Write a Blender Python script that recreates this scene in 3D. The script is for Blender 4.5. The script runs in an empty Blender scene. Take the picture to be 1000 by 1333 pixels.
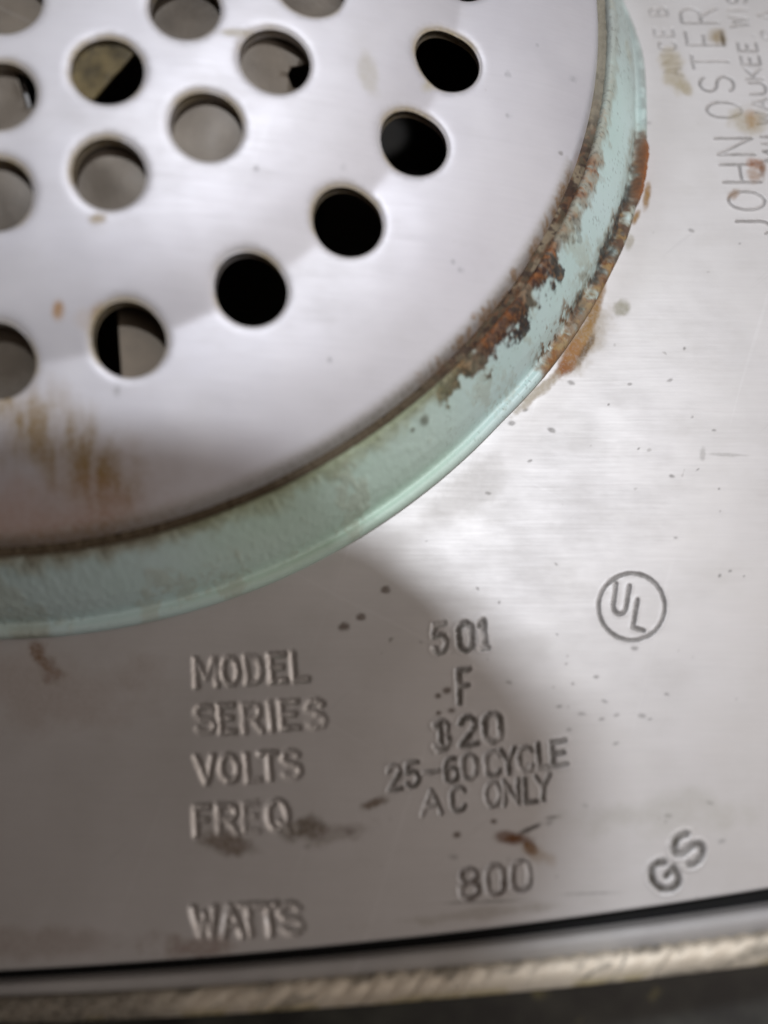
import bpy, math
import numpy as np
from mathutils import Matrix, Vector
from mathutils.geometry import delaunay_2d_cdt

# ------------------------------------------------------------------ frame of reference
# 1 unit = radius of the green band = 70 mm; plate surface lies 0.8 units above the counter
S = 0.07
H0 = 0.80
FPX = 1204.77                       # focal length in pixels of the 1000 x 1333 photograph
CR = np.array([[0.99998069, 0.00084831, -0.00615593],
               [-0.00084831, -0.96272831, -0.27046899],
               [-0.00615593, 0.27046899, -0.962709]])
CP = np.array([0.56476536, -1.19512036, 1.34204347])

def project(X):
    Y = (X - CP) @ CR.T
    return 500 + FPX * Y[:, 0] / Y[:, 2], 666.5 + FPX * Y[:, 1] / Y[:, 2]

def at(u, v, z=0.0):
    d = np.array([(u - 500) / FPX, (v - 666.5) / FPX, 1.0]) @ CR
    s = (z - CP[2]) / d[2]
    return CP + d * s

sc = bpy.context.scene
# ------------------------------------------------------------------ camera
cam = bpy.data.cameras.new('camera')
cam.sensor_fit = 'VERTICAL'
cam.sensor_height = 32.0
cam.sensor_width = 24.0
cam.lens = FPX / 1333 * 32.0
cam.clip_start = 0.002
cam.clip_end = 20
cam.dof.use_dof = True
cam.dof.focus_distance = 1.45 * S
cam.dof.aperture_fstop = 6.6
co = bpy.data.objects.new('camera', cam)
M = Matrix([[CR[0][i], -CR[1][i], -CR[2][i], 0] for i in range(3)] + [[0, 0, 0, 1]])
M.translation = Vector((CP + np.array([0, 0, H0])) * S)
co.matrix_world = M
sc.collection.objects.link(co)
sc.camera = co

# ------------------------------------------------------------------ world, lamps, exposure
w = bpy.data.worlds.new('World'); sc.world = w; w.use_nodes = True
bg = w.node_tree.nodes['Background']
bg.inputs['Color'].default_value = (1.0, 0.70, 0.52, 1)
bg.inputs['Strength'].default_value = 0.036

def lamp(name, kind, loc, target, power, color, **kw):
    l = bpy.data.lights.new(name, kind); l.energy = power; l.color = color
    for k, v in kw.items(): setattr(l, k, v)
    o = bpy.data.objects.new(name, l); o.location = loc
    d = Vector(target) - Vector(loc)
    q = d.to_track_quat('-Z', 'Y')
    roll = kw.get('_roll', 0)
    o.rotation_euler = q.to_euler()
    sc.collection.objects.link(o); return o

T0 = Vector((0.045, -0.045, H0 * S))
LDIR = Vector((0.10, 0.30, 1.0))                     # towards the ceiling bulb
bulb = lamp('ceiling_bulb', 'POINT', T0 + LDIR * 1.6, T0, 61.0, (0.90, 0.935, 1.0), shadow_soft_size=0.031)
ceil = lamp('bright_ceiling', 'AREA', (1.15, 0.15, 1.6), (1.15, 0.15, 0), 8.4, (1.0, 0.86, 0.77), shape='RECTANGLE', size=2.0, size_y=1.6)
side = lamp('side_window', 'AREA', (1.2, -0.22, 0.66), T0, 3.6, (0.98, 0.98, 1.0), shape='RECTANGLE', size=0.7, size_y=0.6)
sc.view_settings.view_transform = 'Standard'
sc.view_settings.look = 'None'
sc.view_settings.exposure = 0.0
sc.view_settings.gamma = 1.0
sc.render.resolution_x = 768; sc.render.resolution_y = 1024

# ------------------------------------------------------------------ noise
def _hash(ix, iy, seed):
    n = (ix.astype(np.int64) * 374761393 + iy.astype(np.int64) * 668265263 + seed * 974711) & 0x7fffffff
    n = ((n ^ (n >> 13)) * 1274126177) & 0x7fffffff
    n = n ^ (n >> 16)
    return (n & 0xffff) / 65535.0
def vnoise(x, y, seed=0):
    ix = np.floor(x); iy = np.floor(y); fx = x - ix; fy = y - iy
    fx = fx * fx * (3 - 2 * fx); fy = fy * fy * (3 - 2 * fy)
    a = _hash(ix, iy, seed); b = _hash(ix + 1, iy, seed); c = _hash(ix, iy + 1, seed); d = _hash(ix + 1, iy + 1, seed)
    return (a * (1 - fx) + b * fx) * (1 - fy) + (c * (1 - fx) + d * fx) * fy
def fbm(x, y, seed=0, oct=4):
    s = 0; a = 0.5; t = 0
    for o in range(oct):
        s = s + a * vnoise(x, y, seed + 17 * o); t += a; x = x * 2.03 + 11.3; y = y * 2.03 + 5.7; a *= 0.55
    return s / t
def sst(a, b, x):
    t = np.clip((x - a) / (b - a), 0, 1); return t * t * (3 - 2 * t)

# ------------------------------------------------------------------ materials
def newmat(name):
    m = bpy.data.materials.new(name); m.use_nodes = True
    nt = m.node_tree; b = nt.nodes['Principled BSDF']
    return m, nt, b
def N(nt, t, **kw):
    n = nt.nodes.new(t)
    for k, v in kw.items(): setattr(n, k, v)
    return n
def noise(nt, vec, scale, stretch=(1, 1, 1), detail=4, rough=0.55):
    mp = N(nt, 'ShaderNodeMapping'); mp.inputs['Scale'].default_value = stretch
    nt.links.new(vec, mp.inputs['Vector'])
    n = N(nt, 'ShaderNodeTexNoise'); n.inputs['Scale'].default_value = scale
    n.inputs['Detail'].default_value = detail; n.inputs['Roughness'].default_value = rough
    nt.links.new(mp.outputs['Vector'], n.inputs['Vector'])
    return n.outputs['Fac']
def mrange(nt, v, a, b, c, d):
    n = N(nt, 'ShaderNodeMapRange'); nt.links.new(v, n.inputs['Value'])
    for k, x in zip(('From Min', 'From Max', 'To Min', 'To Max'), (a, b, c, d)): n.inputs[k].default_value = x
    return n.outputs['Result']
def math_(nt, op, a, b):
    n = N(nt, 'ShaderNodeMath', operation=op)
    for i, x in enumerate((a, b)):
        if isinstance(x, (int, float)): n.inputs[i].default_value = x
        else: nt.links.new(x, n.inputs[i])
    return n.outputs[0]
def mixc(nt, f, a, b):
    n = N(nt, 'ShaderNodeMix', data_type='RGBA')
    if isinstance(f, (int, float)): n.inputs[0].default_value = f
    else: nt.links.new(f, n.inputs[0])
    for i, x in ((6, a), (7, b)):
        if isinstance(x, tuple): n.inputs[i].default_value = (*x, 1)
        else: nt.links.new(x, n.inputs[i])
    return n.outputs[2]

def metal_material(name, c0, c1, metallic, rough, stretch, bump=0.05, stained=True, speck=0.5, coat=0.05):
    """worn sheet metal: fine brushing, cloudy oxide film, dark pin specks, plus stains carried by the mesh"""
    m, nt, b = newmat(name); L = nt.links.new
    tc = N(nt, 'ShaderNodeTexCoord').outputs['Object']
    brush = noise(nt, tc, 1.0 / S, stretch, 5, 0.7)
    cloud = noise(nt, tc, 4.5 / S, (1, 1, 1), 5, 0.6)
    fine = noise(nt, tc, 160 / S, (1, 1, 1), 2, 0.6)
    col = mixc(nt, mrange(nt, cloud, 0.35, 0.65, 0, 1), c0, c1)
    col = mixc(nt, mrange(nt, brush, 0.40, 0.60, 0.0, 0.03), col, (0.2, 0.19, 0.18))
    for k_, (sx, sy, rz) in enumerate(((3, 70, .5), (4, 90, -.7), (2, 60, 1.9))):     # hairline scratches
        mp = N(nt, 'ShaderNodeMapping'); mp.inputs['Rotation'].default_value = (0, 0, rz); nt.links.new(tc, mp.inputs['Vector'])
        sn = mrange(nt, noise(nt, mp.outputs['Vector'], 1.0 / S, (sx, sy, 3), 2, 0.5), 0.71, 0.76, 0, 0.07)
        col = mixc(nt, sn, col, (0.85, 0.85, 0.86) if k_ != 1 else (0.22, 0.21, 0.20))
    haze = noise(nt, tc, 11 / S, (1, 1.6, 1), 4, 0.62)
    col = mixc(nt, mrange(nt, haze, 0.5, 0.72, 0, 0.08), col, (0.36, 0.33, 0.28))
    sp = noise(nt, tc, 42 / S, (1, 1, 1), 1, 0.4)
    sp = mrange(nt, sp, 0.80, 0.86, 0, speck)
    col = mixc(nt, sp, col, (0.12, 0.10, 0.08))
    r = math_(nt, 'ADD', mrange(nt, brush, 0.35, 0.65, -0.015, 0.015), mrange(nt, cloud, 0.35, 0.65, rough - 0.03, rough + 0.04))
    r = math_(nt, 'ADD', r, mrange(nt, haze, 0.35, 0.7, -0.02, 0.03))
    met = metallic
    if stained:
        a = N(nt, 'ShaderNodeAttribute', attribute_name='stain')
        al = math_(nt, 'MULTIPLY', a.outputs['Alpha'], mrange(nt, fine, 0.3, 0.7, 0.75, 1.15))
        cl = N(nt, 'ShaderNodeClamp'); L(al, cl.inputs[0]); al = cl.outputs[0]
        col = mixc(nt, al, col, a.outputs['Color'])
        r = math_(nt, 'ADD', r, math_(nt, 'MULTIPLY', al, 0.3))
        bu = N(nt, 'ShaderNodeAttribute', attribute_name='burnish').outputs['Fac']
        r = math_(nt, 'SUBTRACT', r, math_(nt, 'MULTIPLY', bu, 0.36))
        met = math_(nt, 'ADD', metallic, math_(nt, 'MULTIPLY', bu, 0.5))
        L(math_(nt, 'MULTIPLY', math_(nt, 'SUBTRACT', 1.0, al), met), b.inputs['Metallic'])
        col = mixc(nt, math_(nt, 'MULTIPLY', bu, 0.5), col, (0.78, 0.77, 0.75))
    else:
        b.inputs['Metallic'].default_value = metallic
    L(col, b.inputs['Base Color']); L(r, b.inputs['Roughness'])
    b.inputs['Coat Weight'].default_value = coat; b.inputs['Coat Roughness'].default_value = 0.3
    bp = N(nt, 'ShaderNodeBump'); bp.inputs['Strength'].default_value = bump; bp.inputs['Distance'].default_value = 0.0002
    L(math_(nt, 'ADD', brush, math_(nt, 'MULTIPLY', fine, 0.35)), bp.inputs['Height']); L(bp.outputs[0], b.inputs['Normal'])
    return m

mat_plate = metal_material('worn_plate_steel', (0.545, 0.53, 0.52), (0.59, 0.575, 0.57), 0.42, 0.50, (9, 230, 9), 0.022)
mat_disc = metal_material('worn_disc_steel', (0.65, 0.64, 0.68), (0.71, 0.70, 0.73), 0.38, 0.53, (9, 200, 9), 0.025)
mat_inner = metal_material('dull_inner_metal', (0.075, 0.06, 0.045), (0.19, 0.16, 0.125), 0.25, 0.5, (20, 20, 20), 0.2, False, 1.0)
mat_rim = metal_material('milled_rim_metal', (0.68, 0.60, 0.48), (0.82, 0.74, 0.61), 0.3, 0.55, (40, 40, 40), 0.15, True, 0.5)
mat_flange = metal_material('flange_steel', (0.36, 0.35, 0.35), (0.46, 0.45, 0.44), 0.3, 0.6, (4, 60, 60), 0.1, False, 0.8)

def paint_material():
    m, nt, b = newmat('mint_band_enamel'); L = nt.links.new
    tc = N(nt, 'ShaderNodeTexCoord').outputs['Object']
    cloud = noise(nt, tc, 5 / S, (1, 1, 1), 5, 0.65)
    fine = noise(nt, tc, 70 / S, (1, 1, 1), 4, 0.7)
    col = mixc(nt, mrange(nt, cloud, 0.35, 0.65, 0, 1), (0.60, 0.78, 0.74), (0.67, 0.83, 0.82))
    col = mixc(nt, mrange(nt, fine, 0.62, 0.75, 0, 0.25), col, (0.30, 0.30, 0.20))
    a = N(nt, 'ShaderNodeAttribute', attribute_name='stain')
    col = mixc(nt, a.outputs['Alpha'], col, a.outputs['Color'])
    L(col, b.inputs['Base Color'])
    r = math_(nt, 'ADD', mrange(nt, cloud, 0.3, 0.7, 0.30, 0.44), math_(nt, 'MULTIPLY', a.outputs['Alpha'], 0.45))
    L(r, b.inputs['Roughness'])
    bp = N(nt, 'ShaderNodeBump'); bp.inputs['Strength'].default_value = 0.12; bp.inputs['Distance'].default_value = 0.0002
    L(fine, bp.inputs['Height']); L(bp.outputs[0], b.inputs['Normal'])
    return m
mat_paint = paint_material()

def simple(name, col, rough, metallic=0.0, var=0.3, scale=20):
    m, nt, b = newmat(name); L = nt.links.new
    tc = N(nt, 'ShaderNodeTexCoord').outputs['Object']
    n = noise(nt, tc, scale / S, (1, 1, 1), 5, 0.6)
    L(mixc(nt, mrange(nt, n, 0.3, 0.7, 0, 1), tuple(c * (1 - var) for c in col), tuple(c * (1 + var) for c in col)), b.inputs['Base Color'])
    b.inputs['Roughness'].default_value = rough; b.inputs['Metallic'].default_value = metallic
    return m
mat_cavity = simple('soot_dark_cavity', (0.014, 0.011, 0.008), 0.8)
mat_gap = simple('black_gap_floor', (0.003, 0.003, 0.003), 0.9)  # no seal here: the gap's darkness put into the colour
mat_shell = simple('dark_housing_enamel', (0.02, 0.021, 0.02), 0.4)
mat_bracket2 = simple('brown_tinned_sheet', (0.085, 0.066, 0.045), 0.5, 0.3, 0.4, 12)
mat_bracket = simple('rusted_bracket_metal', (0.10, 0.075, 0.03), 0.6, 0.3, 0.75, 30)

def counter_material():
    m, nt, b = newmat('dark_speckled_counter'); L = nt.links.new
    tc = N(nt, 'ShaderNodeTexCoord').outputs['Object']
    v = N(nt, 'ShaderNodeTexVoronoi'); v.inputs['Scale'].default_value = 9 / S; L(tc, v.inputs['Vector'])
    n = noise(nt, tc, 7 / S, (1, 1, 1), 5, 0.6)
    col = mixc(nt, mrange(nt, n, 0.4, 0.65, 0, 1), (0.012, 0.013, 0.012), (0.05, 0.052, 0.042))
    k = math_(nt, 'MULTIPLY', mrange(nt, v.outputs['Distance'], 0.15, 0.3, 1, 0), mrange(nt, n, 0.55, 0.62, 0, 1))
    col = mixc(nt, k, col, (0.26, 0.23, 0.09))
    L(col, b.inputs['Base Color']); b.inputs['Roughness'].default_value = 0.35
    return m
mat_counter = counter_material()
mat_shade_slab = simple('dark_shade_slab', (0.16, 0.10, 0.07), 0.5, 0.0, 0.25, 2)  # for the added unseen slab that blocks the bulb

# ------------------------------------------------------------------ mesh helpers
def link(name, me, mat, parent):
    me.materials.append(mat)
    o = bpy.data.objects.new(name, me); sc.collection.objects.link(o)
    if parent is not None: o.parent = parent
    return o
def mesh_np(name, V, F, mat, parent, stain=None, smooth=True, burnish=None):
    """V (n,3) in units, F (m,4) or (m,3) index array"""
    V = np.asarray(V, dtype=np.float64).copy(); V[:, 2] += H0; V *= S
    F = np.asarray(F, dtype=np.int32); k = F.shape[1]
    me = bpy.data.meshes.new(name)
    me.vertices.add(len(V)); me.vertices.foreach_set('co', V.astype(np.float32).ravel())
    me.loops.add(F.size); me.loops.foreach_set('vertex_index', F.ravel())
    me.polygons.add(len(F)); me.polygons.foreach_set('loop_start', np.arange(0, F.size, k, dtype=np.int32))
    me.update(calc_edges=True)
    if smooth: me.polygons.foreach_set('use_smooth', np.ones(len(F), dtype=bool))
    if stain is not None:
        a = me.attributes.new('stain', 'FLOAT_COLOR', 'POINT'); a.data.foreach_set('color', stain.astype(np.float32).ravel())
    if burnish is not None:
        a = me.attributes.new('burnish', 'FLOAT', 'POINT'); a.data.foreach_set('value', burnish.astype(np.float32))
    me.validate()
    return link(name, me, mat, parent)
def submesh(V, F, sel, stain=None):
    f = F[sel]; u, inv = np.unique(f.ravel(), return_inverse=True)
    return V[u], inv.reshape(f.shape), (None if stain is None else stain[u])
def grid_faces(nr, nc, wrap=False):
    i = np.arange(nr - 1)[:, None]; j = np.arange(nc if wrap else nc - 1)[None, :]
    j2 = (j + 1) % nc
    return np.stack([i * nc + j, i * nc + j2, (i + 1) * nc + j2, (i + 1) * nc + j], -1).reshape(-1, 4)

class Stain:
    """per-vertex stain colour and cover, blobs given where they stand"""
    def __init__(s, n): s.c = np.zeros((n, 3)); s.a = np.zeros(n)
    def add(s, col, al):
        i = np.nonzero(al > 1e-4)[0]
        if len(i) == 0: return
        al = np.clip(al[i], 0, 1); sa = s.a[i]; k = (al / np.maximum(al + sa * (1 - al), 1e-6))[:, None]
        s.c[i] = s.c[i] * (1 - k) + np.array(col) * k; s.a[i] = al + sa * (1 - al)
    def out(s): return np.c_[s.c, s.a]

RUST = (0.30, 0.10, 0.025); DARKRUST = (0.055, 0.024, 0.016); OCHRE = (0.34, 0.20, 0.07); SOOT = (0.03, 0.027, 0.025)
TAN = (0.42, 0.33, 0.18); GRIME = (0.065, 0.055, 0.04); PALE = (0.50, 0.46, 0.36)

def blob(U, V, x, y, rx, ry, rot=0, ns=0.5, fs=0.12, seed=1, soft=0.6):
    c, s_ = math.cos(math.radians(rot)), math.sin(math.radians(rot))
    out = np.zeros(len(U)); R = 2.2 * max(rx, ry)
    i = np.nonzero((np.abs(U - x) < R) & (np.abs(V - y) < R))[0]
    if len(i):
        u = U[i]; v = V[i]; dx, dy = u - x, v - y
        a = (dx * c + dy * s_) / rx; b = (-dx * s_ + dy * c) / ry
        d = np.sqrt(a * a + b * b)
        n = fbm(u * fs + seed * 7.1, v * fs + seed * 3.3, seed, 4) - 0.5
        out[i] = 1 - sst(1 - soft, 1 + soft * 0.5, d + n * 2 * ns)
    return out

# ------------------------------------------------------------------ the setting
def make_counter():
    m = bpy.data.meshes.new('countertop')
    n = 40; xs = np.linspace(-9, 9, n); X, Y = np.meshgrid(xs, xs)
    V = np.c_[X.ravel(), Y.ravel(), np.full(n * n, -H0)]
    o = mesh_np('countertop', V, grid_faces(n, n), mat_counter, None)
    o['kind'] = 'structure'
make_counter()

def make_shade_slab():  # not part of the place: added out of view only to block light
    """added unseen sloped dark slab over the counter: the bulb throws its rounded corner's shadow across the appliance"""
    out = [(-7.0, -.80), (.30, -.80), (.466, -.815), (.56, -.845), (.64, -.895), (.75, -1.0), (.82, -1.08), (.81, -1.17), (.72, -1.28), (.58, -1.40), (.44, -1.6), (.36, -2.6), (-7.0, -2.6)]
    n = len(out); V = []
    for th in (0, .28):
        for x, y in out:
            h = 1.7 + 5.0 * (-.8 - y)
            V.append((x + LDIR.x * h, y + LDIR.y * h, h + th))
    me = bpy.data.meshes.new('added_shade_slab')
    me.from_pydata([(x * S, y * S, (z + H0) * S) for x, y, z in V], [], [tuple(range(n))[::1], tuple(range(2 * n - 1, n - 1, -1))] + [(i, i + n, (i + 1) % n + n, (i + 1) % n) for i in range(n)])
    o = link('added_shade_slab', me, mat_shade_slab, None); o['kind'] = 'structure'
make_shade_slab()

root = bpy.data.objects.new('appliance', None)
root.empty_display_size = 0.02
root['label'] = 'upturned vintage steel appliance, perforated disc and mint band on its stamped underside'
root['category'] = 'appliance'
sc.collection.objects.link(root)

# ------------------------------------------------------------------ bottom plate with stamped lettering
def y_edge(x):
    return np.where(x > 0, -1.459 + 0.046 * x + 0.046 * x * x, -1.459 - 0.0 * x)

# stroke font, unit box, (0,0) bottom left
def arc(cx, cy, rx, ry, a0, a1, n=10):
    t = np.radians(np.linspace(a0, a1, n)); return list(zip(cx + rx * np.cos(t), cy + ry * np.sin(t)))
OO = [arc(.5, .5, .5, .5, 0, 360, 22)]
FONT = {
 'M': [[(0, 0), (.05, 1), (.5, .3), (.95, 1), (1, 0)]], 'O': OO, '0': [arc(.5, .72, .45, .28, 0, 180) + arc(.5, .28, .45, .28, 180, 360) + [(.95, .72)]],
 'D': [[(0, 0), (0, 1), (.4, 1)] + arc(.4, .5, .6, .5, 90, -90) + [(0, 0)]],
 'E': [[(1, 1), (0, 1), (0, 0), (1, 0)], [(0, .52), (.8, .52)]], 'L': [[(0, 1), (0, 0), (1, 0)]],
 'S': [arc(.5, .75, .48, .25, 25, 255, 12) + arc(.5, .25, .5, .25, 80, -155, 12)],
 'R': [[(0, 0), (0, 1), (.55, 1)] + arc(.55, .74, .42, .26, 90, -90) + [(0, .48)], [(.45, .48), (1, 0)]],
 'I': [[(.5, 0), (.5, 1)]], '1': [[(.2, .85), (.5, 1), (.5, 0)], [(.3, 0), (.7, 0)]], 'V': [[(0, 1), (.5, 0), (1, 1)]], 'T': [[(0, 1), (1, 1)], [(.5, 1), (.5, 0)]],
 'F': [[(1, 1), (0, 1), (0, 0)], [(0, .53), (.8, .53)]], 'Q': OO + [[(.6, .25), (1.05, -.05)]], 'W': [[(0, 1), (.25, 0), (.5, .8), (.75, 0), (1, 1)]],
 'A': [[(0, 0), (.5, 1), (1, 0)], [(.2, .36), (.8, .36)]], '5': [[(.9, 1), (.15, 1), (.08, .58)] + arc(.45, .32, .5, .32, 120, -150, 12)],
 '2': [arc(.5, .72, .45, .28, 165, -20, 10) + [(.02, 0), (1, 0)]], '-': [[(0, .5), (1, .5)]],
 '6': [[(.8, .95)] + arc(.5, .5, .48, .48, 75, 180, 6) + arc(.5, .3, .46, .3, 180, 540, 16)],
 '3': [arc(.45, .75, .45, .25, 150, -90, 10) + arc(.45, .26, .5, .26, 90, -150, 10)],
 'C': [arc(.52, .72, .48, .28, 20, 180, 8) + arc(.52, .28, .48, .28, 180, 340, 8)], 'Y': [[(0, 1), (.5, .5), (1, 1)], [(.5, .5), (.5, 0)]],
 'N': [[(0, 0), (0, 1), (1, 0), (1, 1)]], '8': [arc(.5, .76, .4, .24, 0, 360, 16), arc(.5, .27, .48, .27, 0, 360, 16)],
 'U': [[(0, 1), (0, .3)] + arc(.5, .3, .5, .3, 180, 360, 10) + [(1, 1)]], 'H': [[(0, 0), (0, 1)], [(1, 0), (1, 1)], [(0, .5), (1, .5)]],
 'J': [[(.9, 1), (.9, .3)] + arc(.45, .3, .45, .3, 0, -160, 8)], 'K': [[(0, 0), (0, 1)], [(1, 1), (0, .4)], [(.3, .6), (1, 0)]],
 'B': [[(0, 0), (0, 1), (.5, 1)] + arc(.5, .76, .4, .24, 90, -90, 8) + [(0, .52)], [(.5, .52)] + arc(.5, .26, .5, .26, 90, -90, 8) + [(0, 0)]],
 'G': [arc(.52, .5, .5, .5, 40, 315, 16) + [(.98, .45), (.55, .45)]], '.': [[(.4, .02), (.5, .04)]], 'c': [arc(.5, .5, .5, .5, 0, 360, 48)],
}
# (character, bottom-left pixel, right vector, up vector, stroke half width px, depth, dirt, dirt colour)
LET = []
def word(spec, up, hw, depth, dirt, col=GRIME):
    for ch, x0, x1, yb, sl in spec:
        LET.append((ch, (x0, yb), (x1 - x0, sl * (x1 - x0)), up, hw, depth, dirt, col))
sl = -0.05
word([('M', 256, 283, 893, sl), ('O', 291, 311, 891, sl), ('D', 322, 341, 889, sl), ('E', 354, 372, 887, sl), ('L', 383, 400, 885, sl)], (-3, -34), 5.0, .0019, 0.0)
word([('S', 257, 280, 954, sl), ('E', 288, 305, 953, sl), ('R', 319, 341, 952, sl), ('I', 349, 359, 950, sl), ('E', 368, 388, 948, sl), ('S', 402, 423, 947, sl)], (-3, -34), 5.0, .0019, 0.0)
word([('V', 258, 280, 1019, sl), ('O', 289, 311, 1017, sl), ('L', 323, 337, 1016, sl), ('T', 342, 362, 1014, sl), ('S', 371, 391, 1012, sl)], (-3, -33), 5.0, .0019, 0.0)
word([('F', 256, 273, 1087, sl), ('R', 286, 309, 1085, sl), ('E', 319, 336, 1082, sl), ('Q', 350, 375, 1080, sl), ('.', 384, 392, 1078, sl)], (-2, -36), 5.0, .0019, 0.0)
word([('W', 255, 283, 1220, sl), ('A', 291, 316, 1219, sl), ('T', 315, 338, 1217, sl), ('T', 341, 364, 1216, sl), ('S', 368, 393, 1215, sl)], (-4, -37), 5.6, .0023, 0.0)
sl = -0.13
word([('5', 565, 582, 850, sl), ('0', 597, 616, 848, sl), ('1', 622, 640, 845, sl)], (-2, -36), 3.4, .003, 0.62)
word([('F', 598, 612, 916, sl)], (-2, -43), 3.2, .003, 0.55)
word([('1', 566, 584, 978, sl), ('3', 567, 586, 976, sl), ('2', 600, 620, 971, sl), ('0', 631, 653, 967, sl)], (-2, -36), 3.6, .003, 0.68)
word([('2', 506, 522, 1029, sl), ('5', 530, 546, 1025, sl), ('-', 553, 572, 1022, sl), ('6', 580, 596, 1019, sl), ('0', 603, 621, 1015, sl), ('C', 633, 651, 1011, sl), ('Y', 654, 671, 1008, sl), ('C', 676, 694, 1005, sl), ('L', 702, 715, 1000, sl), ('E', 720, 737, 998, sl)], (-2, -31), 3.0, .003, 0.62)
word([('A', 549, 575, 1062, sl), ('C', 588, 605, 1057, sl), ('O', 633, 651, 1051, sl), ('N', 657, 675, 1048, sl), ('L', 684, 698, 1045, sl), ('Y', 698, 716, 1042, sl)], (-1, -31), 2.8, .003, 0.58)
word([('8', 599, 624, 1171, sl), ('0', 634, 657, 1166, sl), ('0', 667, 691, 1161, sl)], (-2, -38), 3.2, .003, 0.62, (0.085, 0.055, 0.04))
# rating mark in its circle
LET.append(('c', (779.5, 833.5), (86, 0), (0, -87), 1.9, .003, 0.5, GRIME))
LET.append(('U', (797, 798), (17, 3), (5.5, -38), 2.2, .004, 0.6, GRIME))
LET.append(('L', (824, 817), (14, 4), (6, -36), 2.2, .004, 0.55, GRIME))
# inspection letters, tilted
LET.append(('G', (869, 1166), (21, -25), (-29, -25), 4.1, .004, 0.95, GRIME))
LET.append(('S', (900, 1131), (19, -23), (-28, -27), 4.1, .004, 0.95, GRIME))
# maker's lines, running up the right side: right vector points up the picture
def up_word(spec, hw, depth, dirt, skew=-0.2):
    for ch, y0, y1, xb, xt in spec:          # y0 lower end, y1 upper end of the letter; xb baseline, xt cap line at y0
        wv = y0 - y1
        LET.append((ch, (xb, y0), (skew * wv, -wv), (xt - xb, 0), hw, depth, dirt, GRIME))
up_word([('R', 30, 11, 936, 888), ('E', 59, 41, 942, 895), ('T', 89, 71, 950, 903), ('S', 119, 100, 957, 913), ('O', 153, 133, 967, 922),
         ('N', 201, 180, 983, 935), ('H', 237, 214, 991, 942), ('O', 273, 249, 998, 951), ('J', 304, 286, 1006, 962)], 1.3, .0030, 0.36)
up_word([('S', 4, -6, 972, 948), ('I', 17, 9, 973, 949), ('W', 35, 22, 975, 951), ('.', 49, 44, 981, 958), ('E', 66, 55, 986, 962), ('E', 84, 72, 990, 966), ('K', 103, 89, 993, 972),
         ('U', 122, 108, 998, 977), ('A', 142, 128, 1002, 981), ('W', 162, 146, 1007, 986), ('L', 178, 168, 1012, 990), ('I', 190, 184, 1014, 993), ('M', 210, 196, 1018, 996)], 1.25, .0028, 0.40)
up_word([('B', 20, 10, 869, 847), ('E', 47, 37, 877, 853), ('C', 65, 54, 881, 859), ('N', 83, 72, 886, 863), ('A', 98, 88, 889, 866)], 1.2, .0025, 0.30)
up_word([('A', 28, 12, 1014, 988), ('S', 52, 38, 1018, 993)], 1.2, .0025, 0.30)

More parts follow.
